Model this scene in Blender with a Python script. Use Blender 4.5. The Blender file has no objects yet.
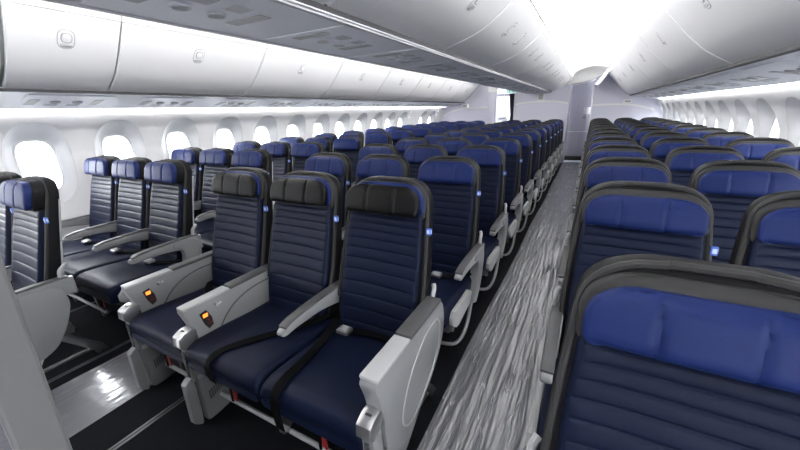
import bpy, bmesh, math, random
from mathutils import Vector, Matrix
random.seed(7)
SC = bpy.context.scene
COL = SC.collection

# ------------------------------------------------------------------ camera, sky, exposure
cam_d = bpy.data.cameras.new('camera')
cam = bpy.data.objects.new('camera', cam_d); COL.objects.link(cam)
YAW, PIT, ROL = -0.5017, -0.32, -0.0337
fw = Vector((math.sin(YAW)*math.cos(PIT), math.cos(YAW)*math.cos(PIT), math.sin(PIT)))
rt = Vector((math.cos(YAW), -math.sin(YAW), 0)); up = rt.cross(fw)
c_, s_ = math.cos(ROL), math.sin(ROL)
rt, up = rt*c_ + up*s_, up*c_ - rt*s_
cam.matrix_world = Matrix(((rt.x, up.x, -fw.x, 1.3337), (rt.y, up.y, -fw.y, 0.0), (rt.z, up.z, -fw.z, 1.512), (0, 0, 0, 1)))
cam_d.sensor_fit = 'HORIZONTAL'; cam_d.sensor_width = 36.0
cam_d.lens = 338.83/800*36.0
cam_d.clip_start = 0.05
SC.camera = cam

w = bpy.data.worlds.new('sky'); SC.world = w; w.use_nodes = True
SKY, GROUND = 18.0, 3.4       # overcast sky over a paler apron seen through the windows
wn = w.node_tree; wtc = wn.nodes.new('ShaderNodeTexCoord'); wsp = wn.nodes.new('ShaderNodeSeparateXYZ'); wrp = wn.nodes.new('ShaderNodeMapRange')
wn.links.new(wtc.outputs['Generated'], wsp.inputs[0]); wn.links.new(wsp.outputs['Z'], wrp.inputs['Value'])
for k_, v_ in (('From Min', -0.03), ('From Max', 0.10), ('To Min', GROUND), ('To Max', SKY)): wrp.inputs[k_].default_value = v_
wn.nodes['Background'].inputs[0].default_value = (0.93, 0.96, 1.0, 1)
wn.links.new(wrp.outputs[0], wn.nodes['Background'].inputs[1])

SC.view_settings.view_transform = 'Standard'
SC.view_settings.look = 'None'
SC.view_settings.gamma = 1.0
SC.view_settings.use_curve_mapping = False
SC.view_settings.exposure = 0.86
LED_AISLE = 28.0      # cove strips above the aisles
LED_WALL = 31.0       # wash strips above the windows
ADDED_FILL = 11.0           # unseen fill lamps added behind the camera for seats and bin undersides
for sg_, nm_ in ((-1, 'added_fill_left'), (1, 'added_fill_right')):
    ld = bpy.data.lights.new(nm_, 'AREA'); ld.shape = 'RECTANGLE'; ld.size = 1.0; ld.size_y = 1.8; ld.energy = ADDED_FILL; ld.color = (0.95, 0.975, 1.0)
    lo = bpy.data.objects.new(nm_, ld); COL.objects.link(lo); lo.location = (sg_*2.70, -1.55, 1.0)
    lo.rotation_euler = (math.radians(90), 0, math.radians(90*sg_))
SC.cycles.max_bounces = 12
SC.cycles.diffuse_bounces = 8

# ------------------------------------------------------------------ materials
def mat(name, col, rough=0.5, metal=0.0, spec=0.5, bump=0.0, bscale=200.0, stretch=None, var=0.0, emit=None, estr=0.0, coat=0.0):
    m = bpy.data.materials.new(name); m.use_nodes = True
    nt = m.node_tree; b = nt.nodes['Principled BSDF']
    b.inputs['Base Color'].default_value = (*col, 1)
    b.inputs['Roughness'].default_value = rough
    b.inputs['Metallic'].default_value = metal
    b.inputs['Specular IOR Level'].default_value = spec
    b.inputs['Coat Weight'].default_value = coat
    if emit:
        b.inputs['Emission Color'].default_value = (*emit, 1); b.inputs['Emission Strength'].default_value = estr
    tc = nt.nodes.new('ShaderNodeTexCoord'); mp = nt.nodes.new('ShaderNodeMapping')
    nt.links.new(tc.outputs['Object'], mp.inputs[0])
    if stretch: mp.inputs['Scale'].default_value = stretch
    nz = nt.nodes.new('ShaderNodeTexNoise'); nz.inputs['Scale'].default_value = bscale; nz.inputs['Detail'].default_value = 3
    nt.links.new(mp.outputs[0], nz.inputs['Vector'])
    if bump:
        bp = nt.nodes.new('ShaderNodeBump'); bp.inputs['Strength'].default_value = bump; bp.inputs['Distance'].default_value = 0.01
        nt.links.new(nz.outputs['Fac'], bp.inputs['Height']); nt.links.new(bp.outputs[0], b.inputs['Normal'])
    if var:
        r = nt.nodes.new('ShaderNodeValToRGB')
        r.color_ramp.elements[0].position = 0.35; r.color_ramp.elements[1].position = 0.65
        r.color_ramp.elements[0].color = (*[c*(1-var) for c in col], 1); r.color_ramp.elements[1].color = (*[min(1, c*(1+var)) for c in col], 1)
        nt.links.new(nz.outputs['Fac'], r.inputs[0]); nt.links.new(r.outputs[0], b.inputs['Base Color'])
    return m

M = {}
M['navy'] = mat('navy_leather', (0.00525, 0.00880, 0.02604), 0.45, spec=0.13, bump=0.08, bscale=350, var=0.10)
M['blue'] = mat('royal_blue_leather', (0.00898, 0.01948, 0.09614), 0.46, spec=0.16, bump=0.06, bscale=350, var=0.08)
M['black'] = mat('black_leather', (0.00425, 0.00425, 0.00467), 0.46, spec=0.18, bump=0.08, bscale=350)
M['char'] = mat('charcoal_leather', (0.00595, 0.00595, 0.00723), 0.5, spec=0.12, bump=0.08, bscale=350)
M['rim'] = mat('grey_seat_rim_vinyl', (0.03450, 0.03450, 0.03450), 0.55, spec=0.2, bump=0.08, bscale=300)
M['strap'] = mat('black_webbing', (0.0025, 0.0025, 0.003), 0.8, spec=0.08, bump=0.2, bscale=900)
M['grey'] = mat('grey_plastic', (0.23664, 0.24225, 0.24803), 0.38, bump=0.03, bscale=500)
M['lgrey'] = mat('light_grey_plastic', (0.39168, 0.39712, 0.40256), 0.40, bump=0.03, bscale=500)
M['dgrey'] = mat('dark_grey_plastic', (0.06525, 0.06525, 0.06784), 0.5, bump=0.06, bscale=500)
M['silver'] = mat('silver_metal', (0.5270, 0.5270, 0.5270), 0.30, metal=0.9)
M['steel'] = mat('dull_steel', (0.18432, 0.18432, 0.19046), 0.35, metal=0.7)
M['dark'] = mat('dark_plastic', (0.012, 0.012, 0.013), 0.5)
M['red'] = mat('red_fabric', (0.20, 0.008, 0.008), 0.6)
M['tagb'] = mat('blue_tag', (0.06, 0.14, 0.55), 0.5)
M['tagw'] = mat('pale_tag_print', (0.50, 0.60, 0.85), 0.5)
M['orange'] = mat('orange_display', (0.3, 0.05, 0.01), 0.4, emit=(1.0, 0.22, 0.03), estr=1.6)
M['green'] = mat('green_lamp', (0.02, 0.3, 0.05), 0.4, emit=(0.05, 1.0, 0.15), estr=2.0)
M['white'] = mat('white_cabin_panel', (0.86, 0.86, 0.86), 0.42, bump=0.02, bscale=60)
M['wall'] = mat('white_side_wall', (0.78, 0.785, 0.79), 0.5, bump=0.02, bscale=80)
M['bin'] = mat('white_bin_door', (0.86, 0.865, 0.875), 0.36, bump=0.015, bscale=40)
M['psu'] = mat('grey_service_panel', (0.84700, 0.86394, 0.91476), 0.45, bump=0.02, bscale=80)
M['psud'] = mat('grey_service_detail', (0.49500, 0.50250, 0.52500), 0.45)
M['seam'] = mat('dark_seam_and_shadow', (0.03, 0.03, 0.035), 0.6)
M['bulk'] = mat('lavender_grey_laminate', (0.66162, 0.66162, 0.76341), 0.5, bump=0.03, bscale=120)
M['pin'] = mat('pinstripe_laminate', (0.42153, 0.42153, 0.48863), 0.45, bscale=20, stretch=(14, 14, 0.05), var=0.22)
M['cap'] = mat('white_trim', (0.82, 0.82, 0.83), 0.4)
M['part'] = mat('pale_grey_partition_edge', (0.11150, 0.11280, 0.11480), 0.5, bump=0.02, bscale=90)
M['fab'] = mat('grey_partition_fabric', (0.11, 0.115, 0.13), 0.9, bump=0.6, bscale=500, var=0.4)
M['curtain'] = mat('dark_curtain', (0.02, 0.02, 0.028), 0.9)
M['galley'] = mat('galley_panel', (0.62, 0.63, 0.70), 0.4)
M['galleyd'] = mat('galley_dark', (0.16, 0.16, 0.19), 0.5)
M['sign'] = mat('exit_sign_white', (0.75, 0.8, 0.8), 0.4, emit=(0.8, 0.9, 0.9), estr=0.25)
M['signg'] = mat('exit_sign_green', (0.02, 0.30, 0.24), 0.4, emit=(0.03, 0.45, 0.35), estr=0.3)
M['carpet'] = mat('dark_blue_grey_carpet', (0.00855, 0.00954, 0.01287), 0.95, bump=0.8, bscale=420, var=0.45, spec=0.2)
M['led'] = mat('cove_led', (0.9, 0.9, 0.9), 0.5, emit=(1.0, 0.985, 0.97), estr=LED_AISLE)
M['ledw'] = mat('wall_wash_led', (0.9, 0.9, 0.9), 0.5, emit=(1.0, 0.985, 0.97), estr=LED_WALL)
M['reveal'] = mat('shaded_window_reveal', (0.46, 0.465, 0.48), 0.5, bump=0.02, bscale=80)  # greyer than the wall: shade of the window recess put into the colour
M['shade'] = mat('window_bezel', (0.62, 0.63, 0.65), 0.45)

def glass_mat():
    m = bpy.data.materials.new('window_pane'); m.use_nodes = True; nt = m.node_tree
    nt.nodes.clear()
    o = nt.nodes.new('ShaderNodeOutputMaterial'); mx = nt.nodes.new('ShaderNodeMixShader')
    t = nt.nodes.new('ShaderNodeBsdfTransparent'); g = nt.nodes.new('ShaderNodeBsdfGlossy')
    t.inputs[0].default_value = (0.97, 0.98, 0.98, 1); g.inputs['Roughness'].default_value = 0.03
    mx.inputs[0].default_value = 0.06
    nt.links.new(t.outputs[0], mx.inputs[1]); nt.links.new(g.outputs[0], mx.inputs[2]); nt.links.new(mx.outputs[0], o.inputs[0])
    return m
M['glass'] = glass_mat()

def film_mat(name, amp, base, rough, crease):
    m = bpy.data.materials.new(name); m.use_nodes = True; nt = m.node_tree; b = nt.nodes['Principled BSDF']
    b.inputs['Base Color'].default_value = (*base, 1)
    b.inputs['Roughness'].default_value = 0.4; b.inputs['Specular IOR Level'].default_value = 0.6
    b.inputs['Coat Weight'].default_value = 1.0; b.inputs['Coat Roughness'].default_value = rough; b.inputs['Coat IOR'].default_value = 2.0
    tc = nt.nodes.new('ShaderNodeTexCoord')
    def noise(stretch, det, dist, rot):
        mp = nt.nodes.new('ShaderNodeMapping'); mp.inputs['Scale'].default_value = stretch; mp.inputs['Rotation'].default_value = (0, 0, rot)
        nt.links.new(tc.outputs['Object'], mp.inputs[0])
        n = nt.nodes.new('ShaderNodeTexNoise'); n.inputs['Scale'].default_value = 1.0; n.inputs['Detail'].default_value = det; n.inputs['Distortion'].default_value = dist
        nt.links.new(mp.outputs[0], n.inputs['Vector']); return n
    def ridge(n, w):
        r = nt.nodes.new('ShaderNodeValToRGB'); e = r.color_ramp.elements
        e[0].position = 0.5-w; e[0].color = (0, 0, 0, 1); e[1].position = 0.5+w; e[1].color = (0, 0, 0, 1); k = e.new(0.5); k.color = (1, 1, 1, 1)
        nt.links.new(n.outputs['Fac'], r.inputs[0]); return r
    a = ridge(noise((24, 0.8, 1), 1, 0.35, 0.05), 0.022); a2 = ridge(noise((17, 1.6, 1), 1, 0.5, -0.10), 0.018)
    c = noise((42, 30, 1), 3, 1.0, 0.0)
    s1 = nt.nodes.new('ShaderNodeMath'); s1.operation = 'ADD'; nt.links.new(a.outputs[0], s1.inputs[0]); nt.links.new(a2.outputs[0], s1.inputs[1])
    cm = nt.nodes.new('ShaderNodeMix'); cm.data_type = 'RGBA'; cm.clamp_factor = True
    cm.inputs[6].default_value = (*base, 1); cm.inputs[7].default_value = (0.62, 0.62, 0.63, 1)  # whitish creases, with glints on the ridges painted into the colour
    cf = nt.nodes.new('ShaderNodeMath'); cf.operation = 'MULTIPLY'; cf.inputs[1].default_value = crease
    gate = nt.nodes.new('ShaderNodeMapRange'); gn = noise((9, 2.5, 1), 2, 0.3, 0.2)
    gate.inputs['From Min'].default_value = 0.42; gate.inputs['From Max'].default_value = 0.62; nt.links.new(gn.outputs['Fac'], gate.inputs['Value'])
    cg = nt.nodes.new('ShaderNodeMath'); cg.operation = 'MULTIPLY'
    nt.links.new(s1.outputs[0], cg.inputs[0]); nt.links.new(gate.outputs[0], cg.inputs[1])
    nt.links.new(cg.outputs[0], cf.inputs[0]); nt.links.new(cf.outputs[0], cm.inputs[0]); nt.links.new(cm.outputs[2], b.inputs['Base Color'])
    s2 = nt.nodes.new('ShaderNodeMath'); s2.operation = 'MULTIPLY_ADD'; s2.inputs[1].default_value = 0.22
    nt.links.new(c.outputs['Fac'], s2.inputs[0]); nt.links.new(s1.outputs[0], s2.inputs[2])
    bp = nt.nodes.new('ShaderNodeBump'); bp.inputs['Strength'].default_value = 1.0; bp.inputs['Distance'].default_value = amp
    nt.links.new(s2.outputs[0], bp.inputs['Height']); nt.links.new(bp.outputs[0], b.inputs['Normal']); nt.links.new(bp.outputs[0], b.inputs['Coat Normal'])
    return m
M['film_smooth'] = film_mat('plastic_floor_film_taut', 0.0008, (0.14, 0.142, 0.16), 0.10, 0.2)
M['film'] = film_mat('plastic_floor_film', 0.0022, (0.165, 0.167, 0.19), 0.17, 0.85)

# ------------------------------------------------------------------ mesh helpers
class MB:
    """collects shapes into one mesh; every face remembers its material"""
    def __init__(s): s.v = []; s.f = []; s.mi = []; s.mats = []; s.sm = []
    def _m(s, m):
        if m not in s.mats: s.mats.append(m)
        return s.mats.index(m)
    def add(s, vs, fs, m, smooth=False):
        o = len(s.v); i = s._m(m); s.v += [tuple(p) for p in vs]
        for f in fs: s.f.append([o+k for k in f]); s.mi.append(i); s.sm.append(smooth)
    def box(s, x0, x1, y0, y1, z0, z1, m, bevel=0.0, seg=2):
        bm = bmesh.new()
        vs = [bm.verts.new(p) for p in ((x0,y0,z0),(x1,y0,z0),(x1,y1,z0),(x0,y1,z0),(x0,y0,z1),(x1,y0,z1),(x1,y1,z1),(x0,y1,z1))]
        for f in ((3,2,1,0),(4,5,6,7),(0,1,5,4),(1,2,6,5),(2,3,7,6),(3,0,4,7)): bm.faces.new([vs[k] for k in f])
        s._bm(bm, m, bevel, seg)
    def _bm(s, bm, m, bevel=0.0, seg=2, mtx=None):
        if bevel: bmesh.ops.bevel(bm, geom=list(bm.edges), offset=bevel, segments=seg, affect='EDGES', profile=0.5, clamp_overlap=True)
        if mtx is not None: bmesh.ops.transform(bm, matrix=mtx, verts=bm.verts)
        bm.verts.index_update()
        s.add([v.co[:] for v in bm.verts], [[v.index for v in f.verts] for f in bm.faces], m, bool(bevel)); bm.free()
    def prism(s, poly, a0, a1, m, axis='x', bevel=0.0, seg=2):
        """poly: 2-D outline; axis x: (y,z), axis y: (x,z), axis z: (x,y)"""
        def P(p, a): return (a, p[0], p[1]) if axis == 'x' else (p[0], a, p[1]) if axis == 'y' else (p[0], p[1], a)
        bm = bmesh.new()
        A = [bm.verts.new(P(p, a0)) for p in poly]; B = [bm.verts.new(P(p, a1)) for p in poly]; n = len(poly)
        fa = bm.faces.new(A); fb = bm.faces.new(B[::-1])
        for i in range(n): bm.faces.new((A[i], B[i], B[(i+1) % n], A[(i+1) % n]))
        bmesh.ops.recalc_face_normals(bm, faces=bm.faces)
        if bevel:
            ed = [e for e in bm.edges if (e.verts[0] in A) == (e.verts[1] in A)]
            bmesh.ops.bevel(bm, geom=ed, offset=bevel, segments=seg, affect='EDGES', profile=0.5, clamp_overlap=True)
        s._bm(bm, m); 
        if bevel:
            for k in range(len(s.sm)-1, -1, -1):
                break
    def tube(s, pts, r, m, n=10, sub=6, closed=False):
        P = [Vector(p) for p in pts]
        if sub > 1 and len(P) > 2:
            Q = []
            for i in range(len(P)-1):
                p0 = P[max(i-1, 0)]; p1 = P[i]; p2 = P[i+1]; p3 = P[min(i+2, len(P)-1)]
                for k in range(sub):
                    t = k/sub
                    Q.append(0.5*((2*p1)+(-p0+p2)*t+(2*p0-5*p1+4*p2-p3)*t*t+(-p0+3*p1-3*p2+p3)*t**3))
            Q.append(P[-1]); P = Q
        vs = []; fs = []; ref = None
        for i, p in enumerate(P):
            d = (P[min(i+1, len(P)-1)]-P[max(i-1, 0)]).normalized()
            if ref is None: ref = d.orthogonal().normalized()
            ref = (ref - d*ref.dot(d)).normalized(); b = d.cross(ref)
            for k in range(n):
                a = 2*math.pi*k/n; vs.append(p + (ref*math.cos(a)+b*math.sin(a))*r)
        for i in range(len(P)-1):
            for k in range(n): fs.append((i*n+k, i*n+(k+1) % n, (i+1)*n+(k+1) % n, (i+1)*n+k))
        fs.append(tuple(range(n))[::-1]); fs.append(tuple((len(P)-1)*n+k for k in range(n)))
        s.add(vs, fs, m, True)
    def loft(s, rows, m, caps=True, smooth=True):
        n = len(rows[0]); vs = [p for r in rows for p in r]; fs = []
        for i in range(len(rows)-1):
            for k in range(n): fs.append((i*n+k, i*n+(k+1) % n, (i+1)*n+(k+1) % n, (i+1)*n+k))
        if caps: fs.append(tuple(range(n))[::-1]); fs.append(tuple((len(rows)-1)*n+k for k in range(n)))
        s.add(vs, fs, m, smooth)
    def strip(s, path, y0, y1, th, m, n=None):
        """sheet following a path of (x,z) points, extruded in y, thickness th along the path's left normal"""
        P = [Vector((p[0], p[1])) for p in path]; off = []
        for i in range(len(P)):
            d = (P[min(i+1, len(P)-1)]-P[max(i-1, 0)]).normalized(); off.append(P[i]+Vector((-d.y, d.x))*th)
        loop = [tuple(p) for p in P]+[tuple(p) for p in off[::-1]]
        s.prism(loop, y0, y1, m, axis='y')
    def mesh(s, name):
        me = bpy.data.meshes.new(name); me.from_pydata(s.v, [], s.f)
        for m in s.mats: me.materials.append(m)
        me.polygons.foreach_set('material_index', s.mi); me.polygons.foreach_set('use_smooth', s.sm)
        bm = bmesh.new(); bm.from_mesh(me); bmesh.ops.recalc_face_normals(bm, faces=bm.faces); bm.to_mesh(me); bm.free()
        me.update()
        if any(s.sm):
            try: me.set_sharp_from_angle(angle=math.radians(38))
            except Exception: pass
        return me

def link(name, me, parent=None, loc=None, label=None):
    o = bpy.data.objects.new(name, me); COL.objects.link(o)
    if parent: o.parent = parent
    if loc: o.location = loc
    if label: o['label'] = label
    return o
def thing(name, label, cat, loc=(0, 0, 0), group=None, me=None):
    o = bpy.data.objects.new(name, me); COL.objects.link(o); o.location = loc
    o['label'] = label; o['category'] = cat
    if group: o['group'] = group
    if me is None: o.empty_display_size = 0.1
    return o
def struct(name, mb, label=None, cat=None):
    o = link(name, mb.mesh(name)); o['kind'] = 'structure'
    if label: o['label'] = label
    if cat: o['category'] = cat
    return o
def catmull(P, sub=6):
    P = [Vector(p) for p in P]; Q = []
    for i in range(len(P)-1):
        p0 = P[max(i-1, 0)]; p1 = P[i]; p2 = P[i+1]; p3 = P[min(i+2, len(P)-1)]
        for k in range(sub):
            t = k/sub; Q.append(0.5*((2*p1)+(-p0+p2)*t+(2*p0-5*p1+4*p2-p3)*t*t+(-p0+3*p1-3*p2+p3)*t**3))
    Q.append(P[-1]); return [tuple(q) for q in Q]

# ------------------------------------------------------------------ cabin shell
YN, YF = -2.6, 13.0          # cabin ends (behind the camera, beyond the aft doors)
YB = 10.75                   # aft bulkheads
f = MB(); f.box(-3.0, 3.0, YN, YF, -0.06, 0.0, M['carpet'])
struct('floor', f, 'dark blue grey cabin carpet under the seats', 'floor')

WIN_PITCH = 0.622
LW0, RW0 = 1.163, 4.80
TOPX, TOPZ = 2.715, 1.628     # top edge of the side wall
def wall_x(z):
    pts = [(0.0, 2.90), (0.25, 2.935), (0.7, 2.945), (1.1, 2.93), (1.25, 2.905), (1.40, 2.85), (1.53, 2.78), (TOPZ, TOPX)]
    for (z0, x0), (z1, x1) in zip(pts, pts[1:]):
        if z <= z1: return x0+(x1-x0)*(z-z0)/(z1-z0)
    return pts[-1][1]
ZB, ZT = 0.72, TOPZ
WZC = 1.155
def ring(fn, n=64): return [fn(2*math.pi*k/n) for k in range(n)]
def superell(a, hy, hz, p):
    c, s = math.cos(a), math.sin(a)
    r = (abs(c/hy)**p+abs(s/hz)**p)**(-1/p); return r*c, r*s
def build_side(sign, y0, missing, name):
    ys = []; k0 = math.ceil((YN-y0)/WIN_PITCH); k1 = int((YF-y0)/WIN_PITCH)
    wb = MB(); wins = []
    n = 64
    for k in range(k0, k1+1):
        yc = y0+k*WIN_PITCH; h = WIN_PITCH/2
        if k in missing or yc > YB-0.35 or yc < YN+0.3:
            zz = [ZB, 0.9, 1.1, 1.25, 1.35, 1.45, 1.55, ZT]
            vs = [(sign*wall_x(z), yc+q*h, z) for z in zz for q in (-1, 1)]
            wb.add(vs, [(2*i, 2*i+1, 2*i+3, 2*i+2) for i in range(len(zz)-1)], M['wall']); continue
        rings = []
        def rect(a):
            c, s = math.cos(a), math.sin(a)
            t = min(h/abs(c) if abs(c) > 1e-6 else 9, ((ZT-WZC) if s > 0 else (WZC-ZB))/abs(s) if abs(s) > 1e-6 else 9)
            return t*c, t*s
        # snap the ring angles to the rectangle's corners
        cor = [math.atan2(ZT-WZC, h), math.atan2(ZT-WZC, -h), math.atan2(ZB-WZC, -h)+2*math.pi, math.atan2(ZB-WZC, h)+2*math.pi]
        ang = [2*math.pi*i/n for i in range(n)]
        for cc in cor:
            j = min(range(n), key=lambda i: abs(ang[i]-cc)); ang[j] = cc
        def dome(a, g=0.0):
            y, z = superell(a, 0.228-g, (0.378 if math.sin(a) > 0 else 0.35)-g, 2.5); return y, z
        def glassr(a, g=0.0):
            return superell(a, 0.127+g, 0.222+g, 3.4)
        R0 = [rect(a) for a in ang]; R1 = [dome(a) for a in ang]; R1b = [dome(a, 0.012) for a in ang]
        R3 = [glassr(a, 0.018) for a in ang]; R4 = [glassr(a) for a in ang]
        GX = 2.975
        def P(q, dep):
            y, z = q; x = wall_x(WZC+z); return (sign*(x+(GX-x)*dep), yc+y, WZC+z)
        rows = [[P(q, 0) for q in R0], [P(q, 0) for q in R1], [P(q, 0.10) for q in R1b]]
        for t in (0.3, 0.6, 0.85):
            rows.append([P(((1-t)*a[0]+t*b[0], (1-t)*a[1]+t*b[1]), 0.10+0.80*t**0.75) for a, b in zip(R1b, R3)])
        rows.append([P(q, 0.92) for q in R3])
        vs = [p for r in rows for p in r]; fs = []
        for i in range(len(rows)-1):
            for j in range(n): fs.append((i*n+j, i*n+(j+1) % n, (i+1)*n+(j+1) % n, (i+1)*n+j))
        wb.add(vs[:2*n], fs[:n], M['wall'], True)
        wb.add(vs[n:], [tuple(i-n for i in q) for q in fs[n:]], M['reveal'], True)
        wins.append((yc, [P(q, 0.92) for q in R3], [P(q, 0.97) for q in R4], sign*(GX+0.01), [glassr(a) for a in ang]))
    ya = y0+(k0-0.5)*WIN_PITCH; yb = y0+(k1+0.5)*WIN_PITCH
    zz = [0, 0.1, 0.25, 0.5, ZB]
    vs = [(sign*wall_x(z), y, z) for z in zz for y in (ya, yb)]
    wb.add(vs, [(2*i, 2*i+1, 2*i+3, 2*i+2) for i in range(len(zz)-1)], M['wall'])
    # outer skin behind the window openings
    struct(name, wb)
    return wins
NTH = ['first', 'second', 'third', 'fourth', 'fifth', 'sixth', 'seventh', 'eighth', 'ninth', 'tenth', 'eleventh', 'twelfth', 'thirteenth', 'fourteenth', 'fifteenth', 'sixteenth', 'seventeenth', 'eighteenth']
def build_windows(wins, idx, sidename):
    for yc, r3, r4, gx, gl in wins:
        n = len(r3); fb = MB()
        r5 = [(gx, p[1], p[2]) for p in r4]
        fb.loft([r3, r4, r5], M['shade'], caps=False)
        first = 0.8 if sidename == 'left' else 3.2
        q_ = sum(1 for ww in wins if first < ww[0] <= yc)
        o = struct('window_%d' % idx, fb, ('oval cabin window in the %s wall, %s from the near end' % (sidename, NTH[q_-1])) if q_ else None, 'window' if q_ else None)
        pb = MB(); pb.add([(gx, yc+y, WZC+z) for y, z in gl], [tuple(range(n))], M['glass'])
        link('pane', pb.mesh('pane'), o)
        idx += 1
    return idx
wl = build_side(-1, LW0, {12}, 'wall_left')
wr = build_side(1, RW0-11*WIN_PITCH, {2, 21}, 'wall_right')
i2 = build_windows(wl, 1, 'left'); build_windows(wr, i2, 'right')

# service panel strips, lips, backing behind the bins, ceilings
LIPX, LIPZ = 2.15, 1.738
CLX, CLZ = 0.32, 1.922
GAPX, GAPZ = 1.60, 2.28      # outer gap line beside the aisle ceiling
CGX, CGZ = 0.84, 2.21        # inner gap line
out_prof = [(LIPX, LIPZ+0.014), (2.05, 1.806), (1.95, 1.876), (1.82, 2.005), (1.69, 2.16), (GAPX, GAPZ)]
cen_prof = [(CLX, CLZ+0.014), (0.48, 1.982), (0.62, 2.04), (0.745, 2.125), (CGX, CGZ)]
def psu(sign, name):
    b = MB()
    path = [(sign*LIPX, LIPZ), (sign*2.45, 1.675), (sign*(TOPX-0.03), TOPZ+0.006)]
    b.strip(path, YN, YB+0.2, 0.02*sign*1, M['psu'])
    return struct(name, b, 'grey service panel strip under the %s bins' % ('left' if sign < 0 else 'right'), 'panel')
psu(-1, 'trim_1'); psu(1, 'trim_2')
b = MB(); b.box(-CLX, CLX, YN, YB+0.2, CLZ-0.01, CLZ+0.02, M['psu'])
b.box(-CLX, -CLX+0.02, YN, YB+0.2, CLZ-0.018, CLZ-0.01, M['psud']); b.box(CLX-0.035, CLX-0.012, YN, YB+0.2, CLZ-0.02, CLZ-0.01, M['psud'])
struct('trim_3', b, 'grey service panel strip under the middle bins', 'panel')
for sg, nm in ((-1, 'trim_4'), (1, 'trim_5')):      # light lines above the windows
    b = MB(); b.box(min(sg*(TOPX-0.026), sg*(TOPX-0.010)), max(sg*(TOPX-0.026), sg*(TOPX-0.010)), YN, YB-0.5, TOPZ+0.004, TOPZ+0.010, M['ledw'])
    b.box(min(sg*(TOPX+0.05), sg*(TOPX-0.03)), max(sg*(TOPX+0.05), sg*(TOPX-0.03)), YN, YB, TOPZ+0.012, TOPZ+0.03, M['white'])
    struct(nm, b, 'thin light line along the top of the %s wall' % ('left' if sg < 0 else 'right'), 'light')
# bin carcasses behind the doors
def inset(prof, d):
    P = [Vector(p) for p in prof]; Q = []
    for i in range(len(P)):
        t = (P[min(i+1, len(P)-1)]-P[max(i-1, 0)]).normalized(); Q.append((P[i].x-t.y*d*-1, P[i].y+t.x*d*-1))
    return Q
for sg, nm in ((-1, 'trim_6'), (1, 'trim_7')):
    pr = [(x+0.035, z+0.025) for x, z in catmull(out_prof)]
    poly = [(sg*x, z) for x, z in pr]+[(sg*1.66, 2.5), (sg*2.9, 2.5), (sg*2.9, 1.70), (sg*2.2, LIPZ+0.03)]
    b = MB(); b.prism(poly, YN, YB+0.1, M['lgrey'], axis='y'); struct(nm, b)
pr = [(x-0.02, z+0.03) for x, z in catmull(cen_prof)]
poly = [(x, z) for x, z in pr]+[(0.80, 2.5), (-0.80, 2.5)]+[(-x, z) for x, z in pr[::-1]]
b = MB(); b.prism(poly, YN, YB+0.1, M['lgrey'], axis='y'); struct('trim_8', b)
for sg, nm in ((1, 'lip_right'), (-1, 'lip_left')):  # dark strips painting the shadow line along the bin lips
    b = MB(); xs = sorted((sg*(LIPX-0.022), sg*(LIPX+0.03))); b.box(xs[0], xs[1], YN, YB, LIPZ-0.006, LIPZ+0.013, M['seam'])
    xs = sorted((sg*(CLX-0.012), sg*(CLX+0.004))); b.box(xs[0], xs[1], YN, YB, CLZ-0.004, CLZ+0.02, M['seam'])
    struct('trim_%d' % (9 if sg > 0 else 10), b)
# aisle ceilings with cove strips
YC = 10.0
for sg, nm in ((1, 'ceiling'), (-1, 'ceiling_left')):
    b = MB(); path = catmull([(GAPX-0.012, GAPZ+0.06), (1.50, 2.385), (1.22, 2.415), (0.95, 2.345), (CGX+0.012, CGZ+0.06)])
    if sg < 0: path = [(-x, z) for x, z in path][::-1]
    b.strip(path, YN, YC, -0.02, M['white'])
    q = sorted((sg*(GAPX-0.016), sg*(GAPX-0.010))); b.box(q[0], q[1], YN, YC, GAPZ+0.052, GAPZ+0.058, M['seam'])
    struct(nm, b, 'white arched ceiling over the %s aisle' % ('right' if sg > 0 else 'left'), 'ceiling')
    e = MB()
    for x0, x1, z0, z1 in ((GAPX+0.020, GAPX+0.014, GAPZ+0.008, GAPZ+0.055), (CGX-0.020, CGX-0.014, CGZ+0.008, CGZ+0.055)):
        e.add([(sg*x0, YN, z0), (sg*x1, YN, z1), (sg*x1, YC, z1), (sg*x0, YC, z0)], [(0, 1, 2, 3)], M['led'])
    struct('trim_%d' % (11 if sg > 0 else 12), e, 'cove light strips along the %s aisle ceiling' % ('right' if sg > 0 else 'left'), 'light')
# roof above everything and the wall behind the camera
b = MB(); b.box(-3.0, 3.0, YN, YF, 2.5, 2.55, M['white']); struct('ceiling_crown', b)
b = MB(); b.box(-3.0, 3.0, YN-0.06, YN, 0, 2.5, M['bulk']); struct('wall_front', b)
b = MB(); b.box(-3.0, 3.0, YF, YF+0.06, 0, 2.5, M['bulk']); struct('wall_back', b)

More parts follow.
